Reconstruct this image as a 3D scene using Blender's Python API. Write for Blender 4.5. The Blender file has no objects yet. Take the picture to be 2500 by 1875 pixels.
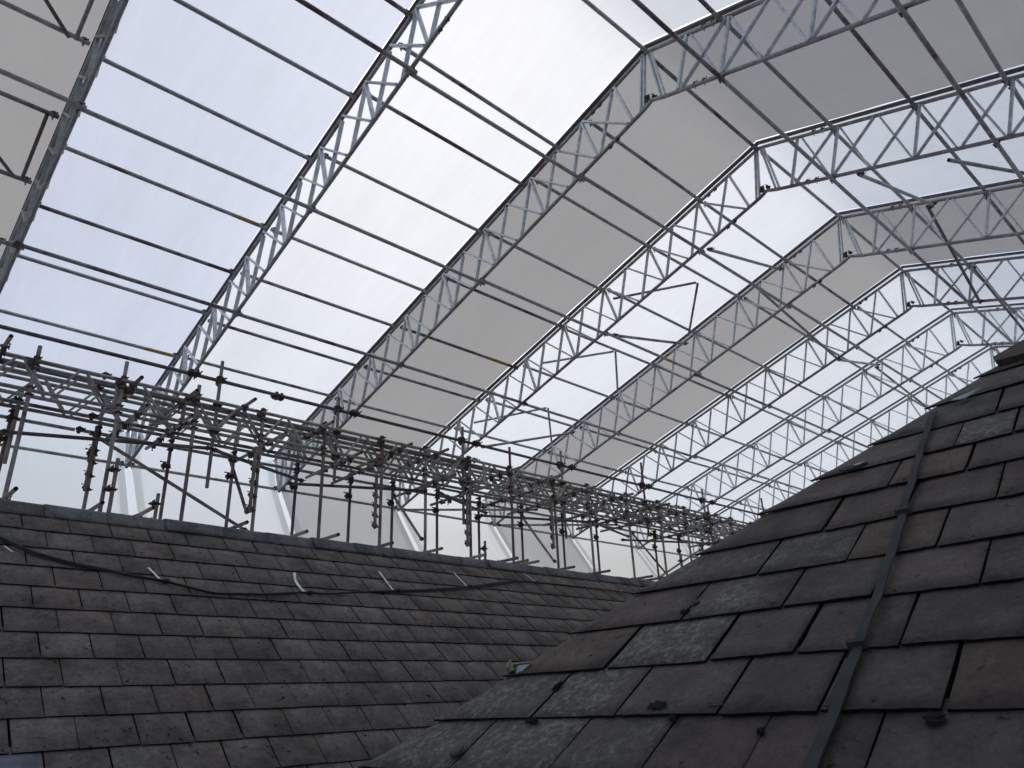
import bpy, bmesh, math, random
from mathutils import Vector, Matrix
random.seed(7)
S = bpy.context.scene
COL = S.collection
H = 10.0                     # height of the camera above the ground (m)

# ------------------------------------------------------------------ camera
cr = Vector((0.7343608765, -0.6776370910, -0.0390137907))
cu = Vector((-0.2415036064, -0.3145716090, 0.9179982086))
cf = Vector((0.6343422666, 0.6647199980, 0.3946608838))
cd = bpy.data.cameras.new("camera"); cam = bpy.data.objects.new("camera", cd); COL.objects.link(cam)
cd.sensor_width = 36.0; cd.lens = 1805.54 / 2500 * 36.0; cd.clip_start = 0.05; cd.clip_end = 2000
M = Matrix.Identity(4)
for i in range(3):
    M[i][0] = cr[i]; M[i][1] = cu[i]; M[i][2] = -cf[i]
M[2][3] = H
cam.matrix_world = M
S.camera = cam

# ------------------------------------------------------------------ sky and sun
SUN_EL = math.radians(52); SUN_AZ = math.radians(50)      # azimuth from +X towards +Y
w = bpy.data.worlds.new("World"); S.world = w; w.use_nodes = True
nt = w.node_tree; bg = nt.nodes['Background']
sky = nt.nodes.new('ShaderNodeTexSky'); sky.sky_type = 'NISHITA'; sky.sun_disc = False
sky.sun_elevation = SUN_EL; sky.sun_rotation = math.pi/2 - SUN_AZ
sky.air_density = 1.0; sky.dust_density = 3.0
nt.links.new(sky.outputs[0], bg.inputs[0]); bg.inputs[1].default_value = 0.15
ld = bpy.data.lights.new("sun", 'SUN'); sun = bpy.data.objects.new("sun", ld); COL.objects.link(sun)
ld.energy = 1.0; ld.angle = math.radians(60); ld.color = (1.0, 0.96, 0.9)
sdir = Vector((math.cos(SUN_EL)*math.cos(SUN_AZ), math.cos(SUN_EL)*math.sin(SUN_AZ), math.sin(SUN_EL)))
sun.rotation_euler = sdir.to_track_quat('Z', 'Y').to_euler(); sun.location = (0, 0, 40)
S.view_settings.view_transform = 'Standard'; S.view_settings.look = 'None'
S.view_settings.exposure = 0.0; S.view_settings.gamma = 1.0
S.cycles.max_bounces = 6; S.cycles.diffuse_bounces = 4; S.cycles.transmission_bounces = 4
S.cycles.sample_clamp_indirect = 4.0

# ------------------------------------------------------------------ materials
def newmat(name):
    m = bpy.data.materials.new(name); m.use_nodes = True
    return m, m.node_tree, m.node_tree.nodes['Principled BSDF']
def N(nt, t, **k):
    n = nt.nodes.new(t)
    for a, b in k.items(): setattr(n, a, b)
    return n
def ramp(nt, fac, stops):
    r = N(nt, 'ShaderNodeValToRGB'); nt.links.new(fac, r.inputs[0])
    e = r.color_ramp.elements
    while len(e) < len(stops): e.new(0.5)
    for q, (p, c) in zip(e, stops):
        q.position = p; q.color = (c[0], c[1], c[2], 1) if not isinstance(c, (int, float)) else (c, c, c, 1)
    return r
def noise(nt, scale, detail=4, rough=0.6, coord=None, vec_scale=None):
    n = N(nt, 'ShaderNodeTexNoise'); n.inputs['Scale'].default_value = scale
    n.inputs['Detail'].default_value = detail; n.inputs['Roughness'].default_value = rough
    if coord is None:
        g = N(nt, 'ShaderNodeNewGeometry'); coord = g.outputs['Position']
    if vec_scale:
        mp = N(nt, 'ShaderNodeMapping'); mp.inputs['Scale'].default_value = vec_scale
        nt.links.new(coord, mp.inputs[0]); coord = mp.outputs[0]
    nt.links.new(coord, n.inputs['Vector'])
    return n
def mixc(nt, fac, a, b, mode='MIX'):
    m = N(nt, 'ShaderNodeMixRGB', blend_type=mode)
    for i, v in enumerate((fac, a, b)):
        if hasattr(v, 'is_linked') or isinstance(v, bpy.types.NodeSocket): nt.links.new(v, m.inputs[i])
        elif isinstance(v, (int, float)): m.inputs[i].default_value = v if i == 0 else (v, v, v, 1)
        else: m.inputs[i].default_value = (*v, 1)
    return m

def steel(name, cols, rough=0.5, metal=0.6, rust=None, rust_amt=0.5):
    m, nt, b = newmat(name)
    oi = N(nt, 'ShaderNodeObjectInfo')
    r = ramp(nt, oi.outputs['Random'], [(i/(len(cols)-1), c) for i, c in enumerate(cols)])
    n = noise(nt, 14, 5)
    r2 = ramp(nt, n.outputs[0], [(0.35, 0.72), (0.68, 1.15)])
    c = mixc(nt, 1.0, r.outputs[0], r2.outputs[0], 'MULTIPLY')
    out = c.outputs[0]
    if rust:
        n2 = noise(nt, 2.3, 6, 0.7)
        ad = N(nt, 'ShaderNodeMath', operation='ADD'); nt.links.new(n2.outputs[0], ad.inputs[0])
        mu = N(nt, 'ShaderNodeMath', operation='MULTIPLY'); nt.links.new(oi.outputs['Random'], mu.inputs[0]); mu.inputs[1].default_value = 0.22
        nt.links.new(mu.outputs[0], ad.inputs[1])
        r3 = ramp(nt, ad.outputs[0], [(0.72-0.25*rust_amt, 0.0), (0.86-0.25*rust_amt, 1.0)])
        c2 = mixc(nt, r3.outputs[0], out, rust); out = c2.outputs[0]
        mm = N(nt, 'ShaderNodeMapRange'); nt.links.new(r3.outputs[0], mm.inputs[0]); mm.inputs[3].default_value = metal; mm.inputs[4].default_value = 0.05
        nt.links.new(mm.outputs[0], b.inputs['Metallic'])
    else: b.inputs['Metallic'].default_value = metal
    nt.links.new(out, b.inputs['Base Color']); b.inputs['Roughness'].default_value = rough
    bp = N(nt, 'ShaderNodeBump'); bp.inputs['Strength'].default_value = 0.15; bp.inputs['Distance'].default_value = 0.003
    nb = noise(nt, 60, 3); nt.links.new(nb.outputs[0], bp.inputs['Height']); nt.links.new(bp.outputs[0], b.inputs['Normal'])
    return m
M_GALV = steel('galvanised_tube', [(.34,.36,.36), (.44,.46,.46), (.28,.29,.30)], 0.45, 0.35, (.10,.055,.06), 0.25)
M_CHORD = steel('chord_tube', [(.30,.32,.33), (.36,.38,.39), (.28,.28,.30)], 0.45, 0.3, (.20,.10,.12), 0.1)
M_ALUM = steel('pale_alloy', [(.62,.66,.71), (.54,.57,.62), (.68,.71,.75)], 0.42, 0.3)
M_LADDER = steel('ladder_beam_steel', [(.36,.365,.35), (.45,.45,.42), (.30,.30,.29)], 0.5, 0.2, (.16,.10,.09), 0.0)
M_RUST = steel('weathered_standard', [(.22,.19,.185), (.33,.31,.30), (.20,.15,.15)], 0.6, 0.2, (.13,.08,.085), 0.45)
M_COUP = steel('coupler_iron', [(.055,.048,.048), (.085,.075,.07), (.05,.035,.032)], 0.65, 0.3, (.07,.035,.028), 0.6)
M_DARK = steel('dark_tube', [(.10,.10,.105), (.14,.14,.14)], 0.5, 0.2, (.06,.04,.045), 0.3)
M_YEL = steel('yellow_paint', [(.42,.28,.03), (.36,.24,.05)], 0.6, 0.0)
M_TRACK = steel('dark_track', [(.10,.105,.11), (.15,.155,.16)], 0.45, 0.4)
M_STRAP = steel('pale_strap', [(.74,.76,.76), (.80,.82,.80)], 0.55, 0.1)
M_LEAD = steel('dull_lead', [(.034,.036,.038), (.038,.040,.042)], 0.85, 0.0)
M_CABLE = steel('black_cable', [(.006,.006,.007), (.012,.011,.011)], 0.6, 0.0)

def sheetmat(name, col, glow, streak):
    m = bpy.data.materials.new(name); m.use_nodes = True; nt = m.node_tree
    for n in list(nt.nodes): nt.nodes.remove(n)
    out = N(nt, 'ShaderNodeOutputMaterial')
    n1 = noise(nt, 0.9, 4, 0.6, vec_scale=(1.2, .25, .25)); n2 = noise(nt, 5, 5, 0.65, vec_scale=(2.2, .3, .3))
    r1 = ramp(nt, n1.outputs[0], [(0.3, 1-streak), (0.7, 1.0)]); r2 = ramp(nt, n2.outputs[0], [(0.3, 1-streak*.5), (0.7, 1.0)])  # streaks, plus wrinkle shading put into the sheet colour
    c = mixc(nt, 1, r1.outputs[0], r2.outputs[0], 'MULTIPLY'); c2 = mixc(nt, 1, c.outputs[0], col, 'MULTIPLY')
    tr = N(nt, 'ShaderNodeBsdfTranslucent'); nt.links.new(c2.outputs[0], tr.inputs[0])
    df = N(nt, 'ShaderNodeBsdfDiffuse'); nt.links.new(c2.outputs[0], df.inputs[0])
    bp = N(nt, 'ShaderNodeBump'); bp.inputs['Strength'].default_value = 0.35; bp.inputs['Distance'].default_value = 0.03
    nb = noise(nt, 3.5, 3, 0.5, vec_scale=(.5, 1.4, 1.4)); nt.links.new(nb.outputs[0], bp.inputs['Height'])
    nt.links.new(bp.outputs[0], df.inputs['Normal']); nt.links.new(bp.outputs[0], tr.inputs['Normal'])
    mx = N(nt, 'ShaderNodeMixShader'); mx.inputs[0].default_value = 0.30
    nt.links.new(tr.outputs[0], mx.inputs[1]); nt.links.new(df.outputs[0], mx.inputs[2]); last = mx
    if glow:
        rf = N(nt, 'ShaderNodeBsdfRefraction'); rf.inputs['IOR'].default_value = 1.25; rf.inputs['Roughness'].default_value = 1.0
        rf.inputs['Color'].default_value = (.9, .92, .96, 1)
        mx2 = N(nt, 'ShaderNodeMixShader'); mx2.inputs[0].default_value = glow
        nt.links.new(mx.outputs[0], mx2.inputs[1]); nt.links.new(rf.outputs[0], mx2.inputs[2]); last = mx2
    nt.links.new(last.outputs[0], out.inputs[0])
    return m
M_WHITE = sheetmat('white_sheeting', (.93, .975, .97), 0.08, 0.09)
M_BLUEW = sheetmat('bluish_sheeting', (.80, .87, .96), 0.05, 0.10)
M_GREY = sheetmat('grey_sheeting', (.475, .465, .435), 0.0, 0.06)
M_WALLW = sheetmat('white_wall_sheeting', (.97, .96, .92), 0.62, 0.10)
M_CLEAR = sheetmat('sky_dimming_strip', (.92, .98, 1.0), 0.85, 0.0)
M_WALLG = sheetmat('grey_wall_sheeting', (.80, .80, .78), 0.18, 0.07)

def slatemat(name, brown, grey, lich, fine=70):
    m, nt, b = newmat(name)
    at = N(nt, 'ShaderNodeAttribute', attribute_name='tint')      # r: shade, g: brown/grey, b: lichen
    sp = N(nt, 'ShaderNodeSeparateColor'); nt.links.new(at.outputs[0], sp.inputs[0])
    c = mixc(nt, sp.outputs[1], brown, grey)
    sh = N(nt, 'ShaderNodeMapRange'); nt.links.new(sp.outputs[0], sh.inputs[0]); sh.inputs[3].default_value = 0.66; sh.inputs[4].default_value = 1.34
    c1 = mixc(nt, 1, c.outputs[0], sh.outputs[0], 'MULTIPLY')
    n1 = noise(nt, 5, 6, 0.7); r1 = ramp(nt, n1.outputs[0], [(0.30, 0.5), (0.70, 1.5)])
    c2 = mixc(nt, 1, c1.outputs[0], r1.outputs[0], 'MULTIPLY')
    n2 = noise(nt, fine, 8, 0.8); r2 = ramp(nt, n2.outputs[0], [(0.34, 0.55), (0.5, 1.0), (0.70, 1.40)])
    c3 = mixc(nt, 0.85, c2.outputs[0], r2.outputs[0], 'MULTIPLY')
    # dark pits
    v = noise(nt, 28, 3, 0.6); rv = ramp(nt, v.outputs[0], [(0.63, 0.0), (0.72, 1.0)])
    c4 = mixc(nt, rv.outputs[0], c3.outputs[0], (0.008, 0.008, 0.008)); 
    # soft lichen film and crusty specks
    n3 = noise(nt, 7, 7, 0.75); ad = N(nt, 'ShaderNodeMath', operation='MULTIPLY_ADD')
    nt.links.new(sp.outputs[2], ad.inputs[0]); ad.inputs[1].default_value = 0.42; nt.links.new(n3.outputs[0], ad.inputs[2])
    r3 = ramp(nt, ad.outputs[0], [(0.62, 0.0), (0.88, 1.0)])
    n4 = noise(nt, 42, 9, 0.85); r4 = ramp(nt, n4.outputs[0], [(0.34, (.040, .037, .032)), (0.50, (.105, .100, .088)), (0.68, lich)])
    c5 = mixc(nt, r3.outputs[0], c4.outputs[0], r4.outputs[0])
    n5 = noise(nt, 75, 4, 0.7); r5 = ramp(nt, n5.outputs[0], [(0.73, 0.0), (0.78, 0.7)])
    c6 = mixc(nt, r5.outputs[0], c5.outputs[0], (.26, .27, .25))
    nt.links.new(c6.outputs[0], b.inputs['Base Color'])
    b.inputs['Roughness'].default_value = 0.72; b.inputs['Specular IOR Level'].default_value = 0.28
    bp = N(nt, 'ShaderNodeBump'); bp.inputs['Strength'].default_value = 0.55; bp.inputs['Distance'].default_value = 0.004
    hm = N(nt, 'ShaderNodeMath', operation='ADD'); nt.links.new(n2.outputs[0], hm.inputs[0]); nt.links.new(n4.outputs[0], hm.inputs[1])
    nt.links.new(hm.outputs[0], bp.inputs['Height']); nt.links.new(bp.outputs[0], b.inputs['Normal'])
    return m
M_SLATE = slatemat('slate_near', (.098, .072, .062), (.073, .068, .063), (.38, .365, .325))
M_SLATE2 = slatemat('slate_far', (.178, .144, .126), (.160, .145, .131), (.30, .30, .28), 45)
M_RIDGE = slatemat('ridge_clay', (.125, .125, .127), (.14, .142, .150), (.30, .30, .30), 45)
def plain(name, col, rough=0.8):
    m, nt, b = newmat(name); n = noise(nt, 12, 5); r = ramp(nt, n.outputs[0], [(0.3, 0.7), (0.7, 1.25)])
    c = mixc(nt, 1, col, r.outputs[0], 'MULTIPLY'); nt.links.new(c.outputs[0], b.inputs['Base Color']); b.inputs['Roughness'].default_value = rough
    b.inputs['Specular IOR Level'].default_value = 0.2
    return m
M_EDGE = plain('slate_edge_dirt_shadow', (.008, .0075, .0075), 0.95)  # edge dirt, with the shadow lines under the courses painted in as black
M_UNDER = plain('roof_underlay', (.006, .006, .006), 0.95)
M_BRICK = plain('brown_brick', (.16, .09, .07)); M_GROUND = plain('ground_gravel', (.34, .33, .31))
M_TIMBER = plain('cream_timber', (.27, .25, .18)); M_PALE = plain('pale_felt', (.32, .36, .40)); M_STONE = plain('pale_stone', (.13, .13, .11))
M_BLUE = plain('blue_grey_slate', (.20, .21, .26), 0.6)

# ------------------------------------------------------------------ object helpers
def link(o, parent=None):
    COL.objects.link(o)
    if parent is not None: o.parent = parent
    return o
def tag(o, label=None, cat=None, group=None, kind=None):
    if label: o['label'] = label
    if cat: o['category'] = cat
    if group: o['group'] = group
    if kind: o['kind'] = kind
    return o
ORG = {}
def thing(name, loc, label, cat, group=None):
    o = bpy.data.objects.new(name, None); o.empty_display_size = 0.2
    o.location = (loc[0], loc[1], loc[2] + H); link(o); ORG[o.name] = Vector(loc)
    return tag(o, label, cat, group)
def me(name, verts, faces, mats, midx=None, smooth=False):
    d = bpy.data.meshes.new(name); d.from_pydata([tuple(v) for v in verts], [], faces)
    for m in (mats if isinstance(mats, (list, tuple)) else [mats]): d.materials.append(m)
    if midx: d.polygons.foreach_set('material_index', midx)
    if smooth: d.polygons.foreach_set('use_smooth', [True]*len(d.polygons))
    d.update(); return d
def place(name, mesh, parent=None, mat=None):
    """mesh given in world coords relative to camera point; parent origin subtracted"""
    o = bpy.data.objects.new(name, mesh)
    if parent is not None:
        p = ORG[parent.name]; mesh.transform(Matrix.Translation(-p)); link(o, parent)
    else:
        mesh.transform(Matrix.Translation((0, 0, 0))); o.location = (0, 0, H); link(o)
    return o
_tube = {}
def unit_tube(mat, kind):
    key = (mat.name, kind)
    if key in _tube: return _tube[key]
    v, f = [], []
    if kind == 'tube':
        n = 12
        for z in (0, 1):
            for r in (1.0, 0.84):
                for i in range(n):
                    a = 2*math.pi*i/n; v.append((r*math.cos(a), r*math.sin(a), z))
        for i in range(n):
            j = (i+1) % n
            f.append((i, j, 2*n+j, 2*n+i)); f.append((n+j, n+i, 3*n+i, 3*n+j))
            f.append((j, i, n+i, n+j)); f.append((2*n+i, 2*n+j, 3*n+j, 3*n+i))
        d = me('tube', v, f, mat); 
        for k, p in enumerate(d.polygons): p.use_smooth = (k % 4) < 2
    else:      # rectangular bar, unit cross section, slightly chamfered
        c = 0.22
        pr = [(-.5, -.5+c), (-.5, .5-c), (-.5+c, .5), (.5-c, .5), (.5, .5-c), (.5, -.5+c), (.5-c, -.5), (-.5+c, -.5)]
        for z in (0, 1):
            for x, y in pr: v.append((x, y, z))
        n = 8
        for i in range(n):
            j = (i+1) % n; f.append((i, j, n+j, n+i))
        f.append(tuple(range(n-1, -1, -1))); f.append(tuple(range(n, 2*n)))
        d = me('bar', v, f, mat)
    _tube[key] = d; return d
def basis(a, b, side=None):
    z = (b-a); L = z.length; z = z/L
    s = Vector(side) if side is not None else (Vector((0, 0, 1)) if abs(z.z) < 0.9 else Vector((1, 0, 0)))
    y = (s - z*s.dot(z)).normalized(); x = y.cross(z)
    return x, y, z, L
def tube(name, a, b, mat, parent=None, r=0.0242, kind='tube', wx=0.03, wy=0.05, side=None):
    a = Vector(a); b = Vector(b); x, y, z, L = basis(a, b, side)
    o = bpy.data.objects.new(name, unit_tube(mat, kind)); link(o, parent)
    sx, sy = (r, r) if kind == 'tube' else (wx, wy)
    org = ORG[parent.name] if parent is not None else Vector((0, 0, -H))
    m = Matrix.Identity(4)
    for i in range(3):
        m[i][0] = x[i]*sx; m[i][1] = y[i]*sy; m[i][2] = z[i]*L; m[i][3] = a[i] - org[i]
    o.matrix_local = m
    return o
# coupler: two forged half shells at right angles, with bolts and nuts
def coupler_mesh():
    bm = bmesh.new()
    def box(c, s, rot=None, bev=0.006):
        r = bmesh.ops.create_cube(bm, size=1); vs = r['verts']
        for v in vs: v.co = Vector((v.co.x*s[0], v.co.y*s[1], v.co.z*s[2]))
        e = list({e for v in vs for e in v.link_edges}); 
        q = bmesh.ops.bevel(bm, geom=e, offset=bev, segments=1, affect='EDGES')
        vs = list({v for f in q['faces'] for v in f.verts} | {v for v in vs if v.is_valid})
        if rot: bmesh.ops.rotate(bm, verts=vs, cent=(0, 0, 0), matrix=rot)
        bmesh.ops.translate(bm, verts=vs, vec=c)
    def cyl(c, r, h, rot, seg=6):
        q = bmesh.ops.create_cone(bm, cap_ends=True, segments=seg, radius1=r, radius2=r, depth=h); vs = q['verts']
        bmesh.ops.rotate(bm, verts=vs, cent=(0, 0, 0), matrix=rot); bmesh.ops.translate(bm, verts=vs, vec=c)
    RX = Matrix.Rotation(math.pi/2, 3, 'X'); RY = Matrix.Rotation(math.pi/2, 3, 'Y'); I = Matrix.Identity(3)
    cyl((0, 0, 0), 0.036, 0.052, I, 10); cyl((0, 0.055, 0), 0.036, 0.052, RY, 10)      # shells round either tube
    box((0.0, 0.027, 0), (0.06, 0.03, 0.05))
    box((0.043, 0.0, 0), (0.026, 0.03, 0.046)); box((-0.043, 0.0, 0), (0.022, 0.03, 0.04))
    box((0, 0.055, 0.043), (0.046, 0.03, 0.026)); box((0, 0.055, -0.043), (0.04, 0.03, 0.022))
    cyl((0.052, -0.01, 0), 0.008, 0.09, RX); cyl((0.052, -0.048, 0), 0.013, 0.014, RX)
    cyl((0, 0.065, 0.052), 0.008, 0.09, RX); cyl((0, 0.105, 0.052), 0.013, 0.014, RX)
    d = bpy.data.meshes.new('coupler'); bm.to_mesh(d); bm.free(); d.materials.append(M_COUP); return d
COUP = coupler_mesh()
def coupler(p, zdir, xdir, parent, sc=1.0, name='coupler'):
    """round a tube along zdir at p; other tube lies along xdir on the -? side"""
    z = Vector(zdir).normalized(); x = Vector(xdir); x = (x - z*x.dot(z)).normalized(); y = z.cross(x)
    o = bpy.data.objects.new(name, COUP); link(o, parent); org = ORG[parent.name]
    m = Matrix.Identity(4)
    for i in range(3):
        m[i][0] = x[i]*sc; m[i][1] = y[i]*sc; m[i][2] = z[i]*sc; m[i][3] = p[i] - org[i]
    o.matrix_local = m; return o
ORDN = ['first', 'second', 'third', 'fourth', 'fifth', 'sixth', 'seventh', 'eighth', 'ninth', 'tenth', 'eleventh', 'twelfth', 'thirteenth',
        'fourteenth', 'fifteenth', 'sixteenth', 'seventeenth', 'eighteenth', 'nineteenth', 'twentieth', 'twenty-first', 'twenty-second',
        'twenty-third', 'twenty-fourth', 'twenty-fifth', 'twenty-sixth', 'twenty-seventh', 'twenty-eighth', 'twenty-ninth', 'thirtieth',
        'thirty-first', 'thirty-second', 'thirty-third', 'thirty-fourth']

# ------------------------------------------------------------------ temporary roof geometry
BAY = 2.57; X0 = 0.6723; YR = 3.534; ZR = 7.046; A1 = 0.29715; A2 = 0.32045; DEP = 0.7116
c1, s1, c2, s2 = math.cos(A1), math.sin(A1), math.cos(A2), math.sin(A2)
CM = math.cos((A1+A2)/2)
def TX(k): return X0 + k*BAY + (0.13 if k == 0 else 0)
def pt(x, u, up=0.0):
    """left slope: u metres down from the ridge along the outer chord, up = offset square to it"""
    return Vector((x, YR + u*c1 + up*s1, ZR - u*s1 + up*c1))
def pr(x, u, up=0.0):
    return Vector((x, YR - u*c2 - up*s2, ZR - u*s2 + up*c2))
def apex(x, up): return Vector((x, YR + up*0.011, ZR + up/CM))
UE = 9.45
posts = [0.535, 1.12, 2.12, 3.12, 4.10, 5.08, 6.08, 7.08, 8.08, 9.05]
postsr = [0.58, 1.13, 2.12, 3.08, 4.06, 5.05, 6.03, 7.02, 8.0, 9.0]
KMIN, KMAX = -2, 11

ground = me('ground', [(-400, -400, 0), (400, -400, 0), (400, 400, 0), (-400, 400, 0)], [(0, 1, 2, 3)], M_GROUND)
g = bpy.data.objects.new('ground', ground); link(g); tag(g, kind='structure')

# ---- sheeting bays -------------------------------------------------
def sheeting(k, grey):
    xa, xb = TX(k) + 0.015, TX(k+1) - 0.015
    off = 0.115
    prof = []      # (Y, Z, left-wall?)
    E = pt(0, UE+0.02, off)
    prof.append(('w', 11.15, -9.9)); prof.append(('w', 11.32, 2.2)); prof.append(('w', 11.62, 2.72)); prof.append(('w', 12.02, 3.27)); prof.append(('w', 12.33, 3.70))
    n = 22
    for i in range(n+1):
        q = pt(0, UE*(1-i/n) if i else UE, off) if i < n else apex(0, off); prof.append(('r', q.y, q.z))
    for i in range(1, n+1):
        q = pr(0, UE*i/n, off); prof.append(('r', q.y, q.z))
    q = pr(0, UE, off); prof.append(('w', q.y, -9.9))
    nx = 10; rnd = random.Random(k+50)
    def build(sel, name, mat, root, gap=0.0):
        v, f = [], []
        P = [p for p in prof if p[0] in sel] if sel != 'lw' else prof[:6]
        if sel == 'rw': P = prof[-2:]
        if sel == 'r': P = [p for p in prof if p[0] == 'r']
        for i, (t, y, z) in enumerate(P):
            for j in range(nx+1):
                s = j/nx
                ga = gap*(1 + 0.9*(P[-1][2]-z)/2.0) if gap and z > 1 else gap*2
                ga = min(ga, 0.15)
                x = (xa + ga) + (xb - 0.01 - xa - ga)*s
                sag = 0.018*math.sin(math.pi*s) + 0.006*math.sin(i*1.9+j*1.3+k)
                yy, zz = y, z + sag
                if t == 'w': yy, zz = y - 0.02*math.sin(math.pi*s) - 0.006*math.sin(i*2.3+j*2.1+k), z
                v.append((x, yy, zz))
        m = nx+1
        for i in range(len(P)-1):
            for j in range(nx): f.append((i*m+j, i*m+j+1, (i+1)*m+j+1, (i+1)*m+j))
        d = me(name, v, f, mat, smooth=True)
        return place(name, d, root)
    where = 'between the %s and %s roof trusses' % (ORDN[k], ORDN[k+1]) if 0 <= k < 9 else ('left of the first roof truss' if k < 0 else 'at the far end beyond the %s roof truss' % ORDN[k])
    lab = ('opaque grey' if grey else ('bright white' if k == 1 else ('pale bluish white' if k == 0 else 'translucent white'))) + ' plastic sheeting ' + where
    root = thing('roof_sheeting', (TX(k)+BAY/2, YR, ZR), lab, 'sheeting', 'plastic sheeting bays of the temporary roof')
    build('r', 'roof_cloth', M_GREY if grey else (M_BLUEW if k == 0 else M_WHITE), root)
    build('lw', 'wall_cloth', M_WALLG if grey else M_WALLW, root, 0.055 if k < 2 else .035)
    v = []
    for (y, z) in ((11.37, 2.2), (11.67, 2.72), (12.07, 3.27), (12.38, 3.70), (12.66, 4.30)):
        for xx in (TX(k)-.12, TX(k)+.24): v.append((xx, y, z))
    place('gap_dimming_strip', me('gap_dimming_strip', v, [(2*i, 2*i+1, 2*i+3, 2*i+2) for i in range(4)], M_CLEAR), root)  # strip added over the open wall gap to tone down the sky
    build('rw', 'wall_cloth', M_WALLG if grey else M_WALLW, root)
GREYS = {-1, 2, 4}
for k in range(KMIN, KMAX):
    sheeting(k, k in GREYS)
for kk, lab in ((KMIN, 'white gable sheeting added to enclose light at the near end of the temporary roof'), (KMAX, 'white gable sheeting added to enclose light at the far end of the temporary roof')):
    x = TX(kk); L = pt(x, UE, 0.1); R_ = pr(x, UE, 0.1); A = apex(x, 0.1)
    d = me('gable', [(x, 11.15, -9.9), (x, 11.32, 2.2), L, A, R_, (x, R_.y, -9.9)], [(0, 1, 2, 3, 4, 5)], M_WALLW)
    o = place('added_gable_sheeting', d); tag(o, lab, 'sheeting')  # gable sheets added at both ends to enclose the light

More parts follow.
